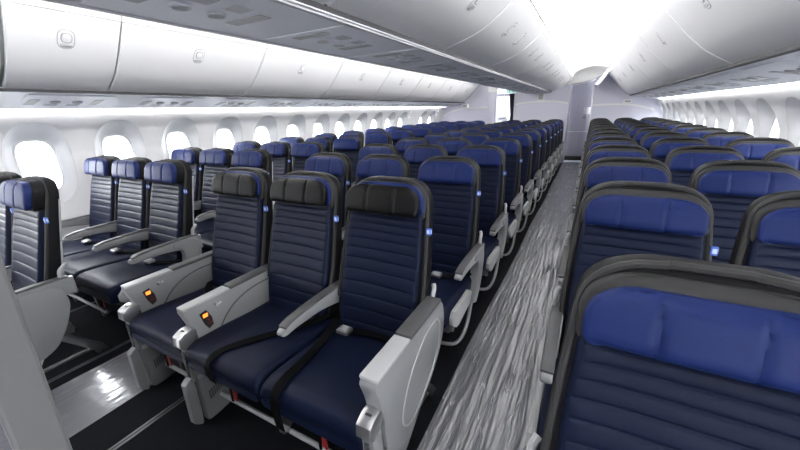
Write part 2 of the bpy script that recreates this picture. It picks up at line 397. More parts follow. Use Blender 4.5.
# overhead bins ------------------------------------------------------------
def latch_mesh(prof, t, sg, name):
    P = catmull(prof, 8); i = int(t*(len(P)-1)); p = Vector(P[i]); d = (Vector(P[i+1])-Vector(P[i-1])).normalized()
    nrm = Vector((-d.y, d.x))
    if nrm.y > 0: nrm = -nrm
    b = MB()
    def plate(hy, hz, off, th, m, n=28, pw=3.0, cy=0.0, cz=0.0):
        rows = []
        for o2, sc in ((off, 1.0), (off+th*0.7, 1.0), (off+th, 0.86)):
            rows.append([(sg*(p.x+d.x*(cz+superell(2*math.pi*k/n, hy, hz, pw)[1]*sc)+nrm.x*o2), cy+superell(2*math.pi*k/n, hy, hz, pw)[0]*sc,
                          p.y+d.y*(cz+superell(2*math.pi*k/n, hy, hz, pw)[1]*sc)+nrm.y*o2) for k in range(n)])
        b.loft(rows, m)
    plate(0.047, 0.068, -0.002, 0.0035, M['lgrey']); plate(0.043, 0.064, -0.002, 0.005, M['bin'])
    plate(0.030, 0.034, 0.003, 0.0045, M['lgrey'], cz=0.012); plate(0.027, 0.031, 0.003, 0.0055, M['bin'], cz=0.012)
    plate(0.032, 0.011, 0.003, 0.0045, M['psud'], cz=-0.042)
    return b.mesh(name)
latch_out = {sg: latch_mesh(out_prof, 0.67, sg, 'latch') for sg in (-1, 1)}
latch_cen = {sg: latch_mesh(cen_prof, 0.66, sg, 'latch') for sg in (-1, 1)}
def bin_unit(prof, sg, y0, y1, latch, label, group, lys):
    b = MB(); path = [(sg*x, z) for x, z in catmull(prof, 8)]
    g = 0.006
    L = y1-y0-2*g; h = L/2
    P = [Vector(q) for q in path]; off = []
    for i in range(len(P)):
        d = (P[min(i+1, len(P)-1)]-P[max(i-1, 0)]).normalized(); nn = Vector((-d.y, d.x))
        if nn.y < 0: nn = -nn
        off.append(P[i]+nn*0.026)
    loop = [tuple(q) for q in P]+[tuple(q) for q in off[::-1]]
    bm = bmesh.new(); A = [bm.verts.new((q[0], -h, q[1])) for q in loop]; B = [bm.verts.new((q[0], h, q[1])) for q in loop]; n = len(loop)
    bm.faces.new(A); bm.faces.new(B[::-1])
    for i in range(n): bm.faces.new((A[i], B[i], B[(i+1) % n], A[(i+1) % n]))
    bmesh.ops.recalc_face_normals(bm, faces=bm.faces)
    ed = [e for e in bm.edges if (e.verts[0] in A) == (e.verts[1] in A)]
    bmesh.ops.bevel(bm, geom=ed, offset=0.006, segments=2, affect='EDGES', clamp_overlap=True)
    b._bm(bm, M['bin']); b.sm = [True]*len(b.sm)
    o = thing('overhead_bin', label, 'overhead bin', (0, (y0+y1)/2, 0), group)
    link('bin_door', b.mesh('bin_door'), o)
    for ly in lys: link('latch', latch, o, (0, ly, 0))
    return o
ORD = ['first', 'second', 'third', 'fourth', 'fifth', 'sixth', 'seventh', 'eighth', 'ninth', 'tenth', 'eleventh', 'twelfth', 'thirteenth', 'fourteenth']
lb = [(-2.6, -1.72), (-1.68, -0.40), (-0.40, 0.885), (0.895, 1.49)]+[(1.49+1.285*i, 1.49+1.285*(i+1)) for i in range(7)]
for i, (a, c) in enumerate(lb):
    if c < 0.3 or a > YB: continue
    k = i-2
    lab = ['white curved bin door beside the dark gap, cut off at the left picture edge', 'short white overhead bin door nearest on the left with oval latch', 'long white left-side bin door right behind the short one'][k] if k < 3 else 'white left-side overhead bin door, %s one counted from the near end' % ORD[k]
    bin_unit(out_prof, -1, a, min(c, YB), latch_out[-1], lab, 'left overhead bins', [-0.01] if c-a < 1 else [-0.04])
for i in range(-3, 8):
    a = 1.27+1.31*(i-0); c = a+1.31
    if c > YB: c = YB
    if a >= YB-0.2: continue
    if c > 0.2:
        k = i+1
        bin_unit(cen_prof, 1, a, c, latch_cen[1], 'white middle overhead bin door facing the right aisle, %s from the near end' % ORD[k], 'middle overhead bins', [-0.22, 0.22])
for i in range(-2, 8):
    a = 0.68+1.31*i; c = min(a+1.31, YB)
    if a >= YB-0.2: continue
    if c > 1.5:
        bin_unit(out_prof, 1, a, c, latch_out[1], 'white right-side overhead bin door, %s from the near end' % ORD[i], 'right overhead bins', [0.0])
b = MB(); b.box(-1.668, -1.660, YN, YB, 2.183, 2.189, M['psud']); struct('trim_41', b, 'thin seam line along the top of the left bin doors', 'seam')
# plain middle bin faces on the left aisle (seen only from below)
b = MB(); b.strip([(-x, z) for x, z in catmull(cen_prof)], YN, YB, -0.02, M['bin']); struct('trim_13', b)
b = MB(); b.strip([(x, z) for x, z in catmull(out_prof)], YN, 0.67, -0.02, M['bin']); struct('trim_14', b)
b = MB(); b.strip([(x, z) for x, z in catmull(cen_prof)], YN, -0.05, 0.02, M['bin']); struct('trim_15', b)

# passenger service units ---------------------------------------------------
def psu_mesh(sg, kind):
    b = MB()
    if kind == 'side':
        x0, z0, x1, z1 = LIPX+0.07, 1.720, 2.64, 1.648
    else:
        x0, z0, x1, z1 = -0.27, CLZ-0.012, 0.27, CLZ-0.012
    d = Vector((x1-x0, z1-z0)).normalized(); nrm = Vector((d.y, -d.x))
    def at(u, v, o): return (sg*(x0+d.x*u+nrm.x*o), v, z0+d.y*u+nrm.y*o)
    def disc(u, v, r, o0, th, m, n=18, hole=None):
        rows = [[at(u+rr*math.cos(2*math.pi*k/n), v+rr*math.sin(2*math.pi*k/n), o) for k in range(n)] for rr, o in ((r, o0), (r, o0+th*0.6), (r*0.85, o0+th), (r*0.55, o0+th*0.4))]
        b.loft(rows, m)
    def plate(u0, u1, v0, v1, o0, o1, m):
        b.add([at(u, v, o) for o in (o0, o1) for u, v in ((u0, v0), (u1, v0), (u1, v1), (u0, v1))],
              [(0, 1, 2, 3), (4, 5, 6, 7), (0, 1, 5, 4), (1, 2, 6, 5), (2, 3, 7, 6), (3, 0, 4, 7)], m)
    W = 0.45 if kind == 'side' else 0.54
    plate(0, W, -0.27, 0.27, -0.001, 0.004, M['psu'])
    for v in (-0.07, 0.07):
        disc(W*0.45, v, 0.036, 0.004, 0.010, M['psud'])
        plate(W*0.62, W*0.76, v-0.04, v+0.04, 0.004, 0.008, M['psud'])
    for v in (-0.20, 0.20): plate(W*0.3, W*0.7, v-0.03, v+0.03, 0.004, 0.007, M['lgrey'])
    return b.mesh('service_unit')
pm = {('side', -1): psu_mesh(-1, 'side'), ('side', 1): psu_mesh(1, 'side'), ('cen', 1): psu_mesh(1, 'cen')}
for n in range(12):
    thing('service_unit', 'grey reading light panel under left bins, %s from the near end' % ORD[n], 'reading light panel', (0, 1.30+n*0.786, 0), 'left service units', pm[('side', -1)])
    if n < 11: thing('service_unit', 'grey reading light panel under right bins, %s from the near end' % ORD[n], 'reading light panel', (0, 2.35+n*0.786, 0), 'right service units', pm[('side', 1)])
    thing('service_unit', 'grey reading light panel under middle bins, %s from the near end' % ORD[n], 'reading light panel', (0, 0.95+n*0.786, 0), 'middle service units', pm[('cen', 1)])

# aft bulkheads --------------------------------------------------------------
b = MB(); b.box(-0.66, 0.765, YB, YB+0.05, 0, 2.5, M['bulk']); struct('wall_aft_middle', b, 'pale grey bulkhead behind the middle seats', 'bulkhead')
b = MB(); b.box(1.335, 3.0, YB, YB+0.05, 0, 2.5, M['bulk']); struct('wall_aft_right', b, 'pale grey bulkhead behind the right seats', 'bulkhead')
b = MB(); b.box(-3.0, -1.40, YB, YB+0.05, 0, 2.5, M['bulk']); struct('wall_aft_left', b, 'pale grey bulkhead behind the left seats', 'bulkhead')
def caprail(pts, name, lab):
    top = catmull(pts, 8); b = MB()
    b.prism(top+[(x, z-0.045) for x, z in top[::-1]], YB-0.05, YB, M['cap'], axis='y')
    b.prism([(x, z-0.045) for x, z in top]+[(top[-1][0], 0.02), (top[0][0], 0.02)], YB-0.03, YB-0.001, M['bulk'], axis='y')
    struct(name, b, lab, 'bulkhead trim')
caprail([(-0.62, 1.655), (-0.3, 1.695), (0.1, 1.705), (0.45, 1.69), (0.75, 1.63)], 'trim_16', 'white curved cap rail on the middle bulkhead')
caprail([(1.345, 1.56), (1.7, 1.565), (2.1, 1.55), (2.4, 1.50), (2.7, 1.40)], 'trim_17', 'white curved cap rail on the right bulkhead')
caprail([(-2.80, 1.38), (-2.6, 1.49), (-2.3, 1.57), (-1.9, 1.60), (-1.42, 1.60)], 'trim_18', 'white curved cap rail on the left bulkhead')
b = MB(); b.box(1.318, 1.352, YB-0.04, YB+0.9, 0, 2.1, M['cap'], 0.008); b.box(0.755, 0.785, YB-0.03, YB+0.9, 0, 2.06, M['bulk'], 0.006); struct('trim_19', b, 'white door jambs at the end of the right aisle', 'door frame')
# small white brackets on the bulkheads
for x, z0, z1, lab in ((0.06, 1.70, 1.90, 'small white box above the middle bulkhead cap rail'), (2.11, 1.55, 1.65, 'small white box above the right bulkhead cap rail'), (-2.10, 1.59, 1.70, 'small white box above the left bulkhead cap rail')):
    b = MB(); b.box(x-0.09, x+0.09, YB-0.09, YB-0.001, z0, z1, M['cap'], 0.012); b.box(x-0.06, x+0.06, YB-0.1, YB-0.088, z0+0.03, z1-0.03, M['lgrey'], 0.003)
    thing('wall_box', lab, 'box', (0, 0, 0), 'bulkhead boxes', b.mesh('wall_box'))
# lavatory door at the end of the right aisle
b = MB(); b.box(0.72, 1.42, 11.7, 11.75, 0, 2.5, M['pin']); b.box(0.78, 1.34, 11.685, 11.7, 0.80, 0.815, M['cap']); b.box(0.72, 1.42, 11.68, 11.7, 0, 0.09, M['dgrey'])
door = struct('door_1', b, 'grey pinstriped door closing the far end of the right aisle', 'door')
b = MB(); b.box(1.13, 1.31, 11.68, 11.7, 1.29, 1.49, M['cap'], 0.006); link('placard', b.mesh('placard'), door, label='small white placard')
b = MB(); b.box(1.12, 1.22, 11.665, 11.7, 1.19, 1.215, M['steel'], 0.005); link('handle', b.mesh('handle'), door)
b = MB(); b.box(0.79, 1.315, 10.95, 11.35, 0.0, 0.012, M['psu'], 0.004); struct('trim_20', b, 'pale threshold strip on the floor at the aisle end', 'threshold')
# header arch over the aisle end
b = MB()
arch = catmull([(0.74, 2.06), (0.85, 2.10), (1.05, 2.13), (1.25, 2.17), (1.45, 2.26)], 6)
b.prism([(x, z) for x, z in arch]+[(1.56, 2.32), (1.56, 2.5), (0.70, 2.5), (0.70, 2.1)], YB-0.05, YB+0.9, M['white'], axis='y')
struct('trim_21', b, 'curved white header over the far end of the right aisle', 'header')
b = MB(); b.prism([(1.33, 2.0), (1.40, 2.10), (1.56, 2.33), (1.62, 2.33), (1.48, 2.08), (1.40, 1.98)], YC-0.1, YB-0.05, M['psu'], axis='y'); struct('trim_22', b, 'grey angled end cap beside the aisle header', 'header')
b = MB(); b.box(1.40, 1.425, YC, YB, 2.4, 2.45, M['seam']); 
# left aisle end: galley opening, curtain, exit sign
b = MB(); b.box(-1.42, -1.17, YB-0.02, YB+0.06, 0, 2.0, M['bulk'], 0.01); b.box(-1.42, -1.17, YB-0.02, YB+0.06, 2.0, 2.5, M['cap']); struct('trim_23', b, 'grey doorway pillar at the far end of the left aisle', 'pillar')
b = MB(); b.box(-1.2, -0.62, YB, YB+0.06, 2.07, 2.5, M['cap']); struct('trim_24', b)
b = MB(); b.box(-1.9, -0.3, 12.35, 12.4, 0, 2.4, M['galley']); 
for z in (0.95, 1.05, 1.45): b.box(-1.9, -0.3, 12.30, 12.35, z, z+0.02, M['psud'])
for x in (-1.62, -1.30, -0.98): b.box(x, x+0.012, 12.33, 12.35, 0.1, 2.2, M['psud'])
b.box(-1.55, -0.8, 12.33, 12.36, 1.92, 2.0, M['galleyd'])
gl = thing('galley_unit', 'bright galley cupboards seen through the far left doorway', 'galley', (0, 0, 0)); link('cupboard', b.mesh('cupboard'), gl)
b = MB(); b.box(-1.45, -1.05, 12.0, 12.32, 0.05, 1.28, M['psu'], 0.02); b.box(-1.43, -1.07, 11.985, 12.0, 0.15, 1.2, M['lgrey'], 0.01); b.box(-1.38, -1.12, 11.96, 12.0, 1.22, 1.26, M['galleyd'], 0.008)
for x in (-1.40, -1.10):
    for y in (12.06, 12.26): b.box(x-0.03, x+0.03, y-0.03, y+0.03, 0, 0.06, M['dark'], 0.01)
lp = MB(); lp.box(-1.3, -0.8, 11.3, 11.6, 2.46, 2.495, M['led']); struct('trim_40', lp, 'added unseen lamp over the far galley', 'lamp')  # lamp added out of view to brighten the galley and door area
thing('service_cart', 'grey service cart standing in the galley beyond the left aisle', 'cart', (0, 0, 0), me=b.mesh('service_cart'))
b = MB(); rows = []
for z, wd in ((0.25, 0.16), (0.9, 0.11), (1.35, 0.08), (1.7, 0.12), (2.05, 0.16)):
    pts = []
    for k in range(17): pts.append((-0.66-wd+wd*k/16, YB-0.03+0.012*math.sin(k*1.9), z))
    for k in range(17): pts.append((-0.66-wd*k/16, YB-0.012+0.012*math.sin((16-k)*1.9), z))
    rows.append(pts)
b.loft(rows, M['curtain']); thing('curtain', 'dark curtain gathered beside the far left galley doorway', 'curtain', (0, 0, 0), me=b.mesh('curtain'))
b = MB(); b.box(-0.88, -0.62, YB-0.10, YB-0.035, 1.93, 2.07, M['sign'], 0.01)
sg_ = thing('exit_sign', 'lit white exit sign with two green pictograms over the left aisle', 'exit sign', (0, 0, 0)); link('sign_box', b.mesh('sign_box'), sg_)
for x in (-0.81, -0.69):
    b = MB(); b.box(x-0.045, x+0.045, YB-0.105, YB-0.1, 1.955, 2.045, M['signg'])
    # running figure and doorway cut in white
    b.box(x-0.012, x+0.006, YB-0.108, YB-0.105, 1.985, 2.015, M['sign']); b.box(x-0.008, x+0.008, YB-0.108, YB-0.105, 2.018, 2.034, M['sign'])
    b.prism([(x-0.01, 1.986), (x-0.028, 1.965), (x-0.02, 1.963), (x, 1.984)], YB-0.108, YB-0.105, M['sign'], axis='y'); b.prism([(x-0.002, 1.986), (x+0.018, 1.97), (x+0.02, 1.978), (x+0.004, 1.992)], YB-0.108, YB-0.105, M['sign'], axis='y')
    link('pictogram', b.mesh('pictogram'), sg_)

# floor film, seat tracks, partition ----------------------------------------
def film(x0, x1, y0, y1, label, m='film'):
    nx, ny = 90, int((y1-y0)/0.07); rnd = random.Random(int(100*x0)+5)
    ph = [(rnd.uniform(0, 6.28), rnd.uniform(45, 150), rnd.uniform(-1.5, 1.5), rnd.uniform(0.4, 1)) for _ in range(9)]
    vs = []
    for j in range(ny+1):
        y = y0+(y1-y0)*j/ny
        for i in range(nx+1):
            u = i/nx; x = x0+(x1-x0)*u+0.008*math.sin(y*2.3+u)*(1 if i in (0, nx) else 0)
            h = (0.25 if m == 'film_smooth' else 1.0)*sum(a*max(0, math.sin(k*(x+0.06*dr*y)+p+0.9*math.sin(1.7*y+p)))**6 for p, k, dr, a in ph)*0.0013
            vs.append((x, y, 0.004+min(0.012, h)))
    fs = [(j*(nx+1)+i, j*(nx+1)+i+1, (j+1)*(nx+1)+i+1, (j+1)*(nx+1)+i) for j in range(ny) for i in range(nx)]
    b = MB(); b.add(vs, fs, M[m], True)
    return thing('floor_film', label, 'floor film', (0, 0, 0), 'protective floor films', b.mesh('floor_film'))
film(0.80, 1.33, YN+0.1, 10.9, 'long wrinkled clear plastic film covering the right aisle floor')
film(-1.31, -0.80, YN+0.1, 10.6, 'shiny plastic film on the left aisle floor between seats', 'film_smooth')
k = 0
for x in (-2.35, -1.42, -0.52, 0.52, 1.45, 2.40):
    b = MB(); b.box(x-0.016, x-0.006, YN, YB, 0, 0.004, M['steel']); b.box(x+0.006, x+0.016, YN, YB, 0, 0.004, M['steel']); b.box(x-0.006, x+0.006, YN, YB, 0, 0.002, M['dark'])
    struct('trim_%d' % (25+k), b, None); k += 1
b = MB(); b.prism([(-0.004, 0.0), (0.035, 0.0), (0.099, 1.62), (0.060, 1.62)], -0.80, 0.785, M['fab']); b.prism([(-0.006, 0.0), (0.037, 0.0), (0.101, 1.64), (0.058, 1.64)], 0.785, 0.80, M['part'], bevel=0.004)
struct('wall_partition', b, 'pale grey partition edge cutting across the lower left corner', 'partition')

# ------------------------------------------------------------------ seat meshes (local: x right, -y forward, origin on the floor)
def yf(z):
    pts = [(0.40, -0.160), (0.50, -0.148), (0.60, -0.128), (0.75, -0.085), (0.90, -0.042), (1.00, -0.012), (1.10, 0.020), (1.25, 0.060)]
    for (z0, a), (z1, c) in zip(pts, pts[1:]):
        if z <= z1: return a+(c-a)*(z-z0)/(z1-z0)
    return pts[-1][1]
def lerp(pts, z):
    if z <= pts[0][0]: return pts[0][1]
    for (z0, a), (z1, c) in zip(pts, pts[1:]):
        if z <= z1: return a+(c-a)*(z-z0)/(z1-z0)
    return pts[-1][1]
def sect(wd, y0, y1, z, r, nx=14, fn=None, zf=None):
    """closed section: front edge from -wd to wd at y0 (with offset fn(x)), rounded corners r, back at y1"""
    pts = []; r = min(r, wd*0.98, (y1-y0)*0.49)
    for k in range(nx+1):
        x = -wd+r+(2*wd-2*r)*k/nx; pts.append((x, y0+(fn(x) if fn else 0), z))
    for k in range(1, 4): a = -math.pi/2+math.pi/2*k/4; pts.append((wd-r+r*math.cos(a), y0+r+r*math.sin(a)+(fn(wd) if fn else 0)*(1-k/4), z))
    for k in range(0, 5): a = math.pi/2*k/4; pts.append((wd-r+r*math.cos(a), y1-r+r*math.sin(a), z))
    for k in range(1, 6): pts.append((wd-r-(2*wd-2*r)*k/6, y1, z))
    for k in range(0, 5): a = math.pi/2+math.pi/2*k/4; pts.append((-wd+r+r*math.cos(a), y1-r+r*math.sin(a), z))
    for k in range(1, 4): a = math.pi+math.pi/2*k/4; pts.append((-wd+r+r*math.cos(a), y0+r+r*math.sin(a)+(fn(-wd) if fn else 0)*(k/4), z))
    return pts
def roundtop(wz, z, zt, rt, zb=None, rb=0.0, e=2.2):
    wd = wz
    if z > zt-rt: wd = wz-rt*1.35+rt*1.35*max(0.0, 1-((z-(zt-rt))/rt)**e)**(1/e)
    if zb is not None and z < zb+rb: wd = min(wd, wz-rb+rb*max(0.0, 1-(((zb+rb)-z)/rb)**2)**0.5)
    return max(wd, 0.01)
def zrows(z0, z1, n, top=0.0, nt=10, bot=0.0):
    zs = [z0+(z1-top-z0)*i/n for i in range(n)] if top else [z0+(z1-z0)*i/n for i in range(n+1)]
    if top: zs += [z1-top+top*math.sin(math.pi/2*i/nt) for i in range(nt+1)]
    if bot: zs = [z0+bot*(1-math.cos(math.pi/2*i/6)) for i in range(6)]+[z for z in zs if z > z0+bot]
    return zs
SW = [(0.40, 0.225), (0.60, 0.240), (0.75, 0.244), (0.90, 0.236), (1.00, 0.228), (1.10, 0.219), (1.22, 0.208)]
def shell_mesh():
    b = MB()
    for z0, z1, m, w_in, d0, d1, tr in ((0.40, 1.218, M['char'], 0.0, 0.012, 0.085, 0.10),):
        rows = []
        for z in zrows(z0, z1, 22, tr, 12):
            wd = roundtop(lerp(SW, z)-w_in, z, z1, tr)
            th = lerp([(0.4, 0.10), (0.8, 0.075), (1.22, 0.055)], z); rd = 0.022
            k = max(0.0, (z-(z1-0.02))/0.02)
            rows.append(sect(wd, yf(z)+d0+0.014*k, yf(z)+d0+th-0.014*k, z, rd))
        b.loft(rows, m)
    return b.mesh('seat_back_shell')
def rim_mesh():
    # grey rolled rim running up both sides and over the top of the shell front
    b = MB(); pts = []
    zt, tr = 1.218, 0.10
    zs = [0.62+0.05*i for i in range(10)]+[zt-tr+tr*math.sin(math.pi/2*i/8) for i in range(9)]
    for z in zs: pts.append((roundtop(lerp(SW, z)-0.010, z, zt-0.002, tr), yf(z)+0.016, z-0.004))
    full = pts+[(-x, y, z) for x, y, z in pts[::-1]]
    b.tube(full, 0.0095, M['rim'], n=8, sub=1); return b.mesh('rim')
GROOVES = [0.520, 0.590, 0.655, 0.720, 0.780, 0.835, 0.885, 0.930, 0.970, 1.007, 1.040]
def back_mesh():
    b = MB(); rows = []
    zs = sorted(set([round(0.455+0.645*i/60, 4) for i in range(61)]+[round(g+d, 4) for g in GROOVES for d in (-0.007, -0.0035, 0, 0.0035, 0.007)]))
    for z in zs:
        wd = lerp([(0.455, 0.205), (0.6, 0.213), (0.9, 0.210), (1.1, 0.196)], z)
        gr = max(math.exp(-((z-g)/0.0035)**2) for g in GROOVES)*0.0035
        i = max([k for k, g in enumerate(GROOVES) if g <= z], default=-1)
        g0 = GROOVES[i] if i >= 0 else 0.455; g1 = GROOVES[i+1] if i+1 < len(GROOVES) else 1.10
        puff = 0.0022*math.sin(math.pi*(z-g0)/(g1-g0)) if g1 > g0 else 0
        def fn(x, gr=gr, puff=puff, wd=wd):
            e = max(0.0, 1-(abs(x)/wd)**6); return -0.018*(abs(x)/wd)**3*0.6+(gr-puff)*e
        rows.append(sect(wd, yf(z)-0.004, yf(z)+0.04, z, 0.016, nx=18, fn=fn))
    b.loft(rows, M['navy']); return b.mesh('backrest')
def pillow_mesh(m, wd0, z0, z1, d0, d1, tr, rb, name, seams=True, dx=0.0):
    b = MB(); rows = []
    for z in zrows(z0, z1, 8, tr, 12, rb):
        wd = roundtop(wd0, z, z1, tr, z0, rb)
        u = (z-z0)/(z1-z0); edge = max(0.0, 1-(abs(2*u-1))**5)
        def fn(x, edge=edge, wd=wd):
            g = max(math.exp(-((x-s)/0.005)**2) for s in (-0.072, 0.072))*0.008*max(0.0, 1-abs(2*u-1)**14) if seams else 0
            return g+0.022*(1-edge)+0.010*(x/wd0)**2
        sec = sect(wd, yf(z)+d0, yf(z)+d1, z, 0.024, nx=46, fn=fn)
        rows.append([(x+dx, y, zz) for x, y, zz in sec])
    b.loft(rows, m); return b.mesh(name)
def cushion_mesh():
    b = MB(); rows = []
    prof = [(-0.632, 0.395, 0.40), (-0.640, 0.375, 0.435), (-0.630, 0.365, 0.468), (-0.605, 0.36, 0.484), (-0.56, 0.36, 0.490), (-0.42, 0.36, 0.484), (-0.28, 0.37, 0.472), (-0.16, 0.38, 0.468), (-0.11, 0.39, 0.465)]
    pc = catmull(prof, 4)
    for j, (y, zb, zt) in enumerate(pc):
        if zt-zb < 0.02: zt = zb+0.02
        wd = 0.253; r = min(0.028, (zt-zb)*0.45); pts = []
        for k in range(19):
            x = -wd+r+(2*wd-2*r)*k/18; pts.append((x, y, zt+0.006*(1-(x/wd)**2)-(0.0)))
        for k in range(1, 5): a = math.pi/2-math.pi/2*k/4; pts.append((wd-r+r*math.cos(a), y, zt-r+r*math.sin(a)))
        for k in range(0, 5): a = -math.pi/2*k/4; pts.append((wd-r+r*math.cos(a), y, zb+r+r*math.sin(a)))
        for k in range(1, 6): pts.append((wd-r-(2*wd-2*r)*k/6, y, zb))
        for k in range(0, 5): a = -math.pi/2-math.pi/2*k/4; pts.append((-wd+r+r*math.cos(a), y, zb+r+r*math.sin(a)))
        for k in range(1, 5): a = math.pi-math.pi/2*(k-1)/4; pts.append((-wd+r+r*math.cos(a), y, zt-r+r*math.sin(a)))
        rows.append(pts)
    b.loft(rows, M['navy']); return b.mesh('seat_cushion')
def pan_mesh():
    b = MB(); b.box(-0.25, 0.25, -0.57, -0.06, 0.30, 0.372, M['dgrey'], 0.01)
    b.tube([(-0.25, -0.50, 0.29), (0.25, -0.50, 0.29)], 0.018, M['steel'], sub=1); b.tube([(-0.25, -0.15, 0.29), (0.25, -0.15, 0.29)], 0.018, M['steel'], sub=1)
    return b.mesh('seat_pan')
def leg_mesh():
    b = MB()
    b.prism([(-0.52, 0.30), (-0.47, 0.30), (-0.42, 0.10), (-0.40, 0.03), (-0.47, 0.0), (-0.49, 0.0)], -0.018, 0.018, M['steel'], bevel=0.003)
    b.prism([(-0.18, 0.30), (-0.13, 0.30), (0.10, 0.04), (0.12, 0.0), (0.05, 0.0), (0.04, 0.03)], -0.018, 0.018, M['steel'], bevel=0.003)
    b.tube([(0, -0.45, 0.05), (0, 0.06, 0.05)], 0.012, M['steel'], sub=1)
    return b.mesh('leg')
def bar_mesh(kind):
    b = MB()
    if kind == 'r': pts = [(-0.26, -0.40, 0.085), (0.0, -0.40, 0.085), (0.17, -0.39, 0.085), (0.235, -0.35, 0.10), (0.260, -0.27, 0.18), (0.264, -0.19, 0.33)]
    elif kind == 'l': pts = [(0.26, -0.40, 0.085), (0.0, -0.40, 0.085), (-0.17, -0.39, 0.085), (-0.235, -0.35, 0.10), (-0.260, -0.27, 0.18), (-0.264, -0.19, 0.33)]
    else: pts = [(-0.255, -0.52, 0.105), (0.255, -0.52, 0.105)]
    b.tube(pts, 0.012, M['lgrey'], n=10, sub=6 if kind != 'm' else 1); return b.mesh('baggage_bar')
ARM = catmull([(0.01, 0.655), (-0.12, 0.658), (-0.30, 0.655), (-0.42, 0.648), (-0.475, 0.632), (-0.488, 0.612), (-0.465, 0.600), (-0.40, 0.604), (-0.25, 0.598), (-0.12, 0.575), (0.01, 0.545)], 4)
def arm_mesh():
    b = MB(); b.prism(ARM, -0.021, 0.021, M['grey'], bevel=0.008, seg=3); b.sm = [True]*len(b.sm)
    return b.mesh('armrest')
def pad_mesh():
    b = MB(); top = catmull([(-0.01, 0.657), (-0.12, 0.660), (-0.30, 0.657), (-0.41, 0.650), (-0.468, 0.635)], 5)
    b.prism(top+[(y, z+0.011-0.002) for y, z in top[::-1]], -0.023, 0.023, M['dgrey'], bevel=0.004); b.sm = [True]*len(b.sm)
    return b.mesh('arm_pad')
def fairing_mesh(wide=False):
    b = MB()
    out = [(-0.20, 0.650), (-0.10, 0.660), (-0.035, 0.640), (-0.008, 0.585), (-0.015, 0.52), (-0.045, 0.43), (-0.10, 0.35), (-0.16, 0.295)]
    inn = [(-0.23, 0.325), (-0.185, 0.40), (-0.150, 0.48), (-0.14, 0.55), (-0.16, 0.595), (-0.21, 0.61)]
    if wide: out = [(-0.22, 0.635), (-0.12, 0.632), (-0.06, 0.60), (-0.043, 0.52), (-0.06, 0.45), (-0.10, 0.36), (-0.156, 0.28), (-0.224, 0.24)]; inn = [(-0.32, 0.235), (-0.37, 0.28), (-0.36, 0.40), (-0.30, 0.52), (-0.27, 0.60)]
    b.prism(catmull(out, 4)+catmull(inn, 4), -0.028, 0.028, M['grey'], bevel=0.008, seg=3); b.sm = [True]*len(b.sm)
    return b.mesh('arm_fairing')
def sidefair_mesh(sg):
    b = MB(); xs = sorted((sg*0.256, sg*0.285))
    b.prism([(-0.60, 0.425), (-0.57, 0.455), (-0.30, 0.455), (-0.26, 0.43), (-0.28, 0.36), (-0.40, 0.345), (-0.50, 0.33), (-0.545, 0.34), (-0.60, 0.385)], xs[0], xs[1], M['lgrey'], bevel=0.006)
    b.sm = [True]*len(b.sm)
    return b.mesh('side_fairing')
def bracket_mesh(sg):
    b = MB(); b.tube([(sg*0.262, -0.075, 0.56), (sg*0.264, -0.045, 0.64), (sg*0.264, -0.035, 0.70), (sg*0.262, -0.015, 0.722), (sg*0.252, 0.005, 0.735)], 0.011, M['lgrey'], n=8)
    return b.mesh('side_bracket')
def edge_mesh(sg):
    b = MB()
    pts = [(sg*(lerp(SW, z)-0.006), yf(z)+0.012+lerp([(0.4, 0.10), (0.8, 0.075), (1.22, 0.055)], z)-0.005, z) for z in [0.50+0.05*i for i in range(13)]]
    b.tube(pts, 0.006, M['lgrey'], n=6, sub=1)
    return b.mesh('edge_trim')
def tag_mesh(sg):
    b = MB(); z = 0.998; x = sg*0.232; y = yf(z)+0.012
    b.box(x-0.012, x+0.010, y-0.008, y+0.006, z-0.016, z+0.016, M['tagb'], 0.002)
    b.box(x-0.007, x+0.006, y-0.0095, y-0.0078, z-0.008, z+0.010, M['tagw'])
    b.box(x+sg*0.0095, x+sg*0.0112, y-0.004, y+0.004, z-0.008, z+0.010, M['tagw'])
    return b.mesh('seat_tag')
def belt_mesh(kind):
    b = MB()
    def ribbon(pts, wd, th=0.004):
        P = [Vector(p) for p in catmull([(*p,) for p in pts], 6)]; rows = []
        for i, p in enumerate(P):
            d = (P[min(i+1, len(P)-1)]-P[max(i-1, 0)]).normalized(); side = d.cross(Vector((0, 0, 1)))
            if side.length < 0.25: side = Vector((1, 0, 0))
            side.normalize(); u = side.cross(d).normalized()
            rows.append([p-side*wd/2-u*th/2, p+side*wd/2-u*th/2, p+side*wd/2+u*th/2, p-side*wd/2+u*th/2])
        b.loft(rows, M['strap'], smooth=False)
    if kind == 'b':      # strap from the right rear corner over the cushion front
        ribbon([(0.23, -0.135, 0.50), (0.17, -0.25, 0.492), (0.05, -0.44, 0.50), (-0.02, -0.56, 0.502), (-0.045, -0.63, 0.485), (-0.05, -0.652, 0.43), (-0.05, -0.64, 0.36)], 0.045)
    elif kind == 'c':
        ribbon([(-0.235, -0.14, 0.50), (-0.20, -0.26, 0.492), (-0.165, -0.44, 0.498), (-0.155, -0.57, 0.502), (-0.15, -0.632, 0.485), (-0.15, -0.653, 0.43), (-0.15, -0.645, 0.30)], 0.045)
        ribbon([(-0.12, -0.20, 0.492), (-0.02, -0.17, 0.494), (0.12, -0.165, 0.496), (0.235, -0.15, 0.50)], 0.045)
    else:
        ribbon([(-0.235, -0.14, 0.49), (-0.15, -0.22, 0.486), (0.0, -0.27, 0.490), (0.06, -0.28, 0.492)], 0.045)
        ribbon([(0.235, -0.14, 0.49), (0.16, -0.21, 0.486), (0.06, -0.28, 0.494)], 0.045)
    return b.mesh('seat_belt')
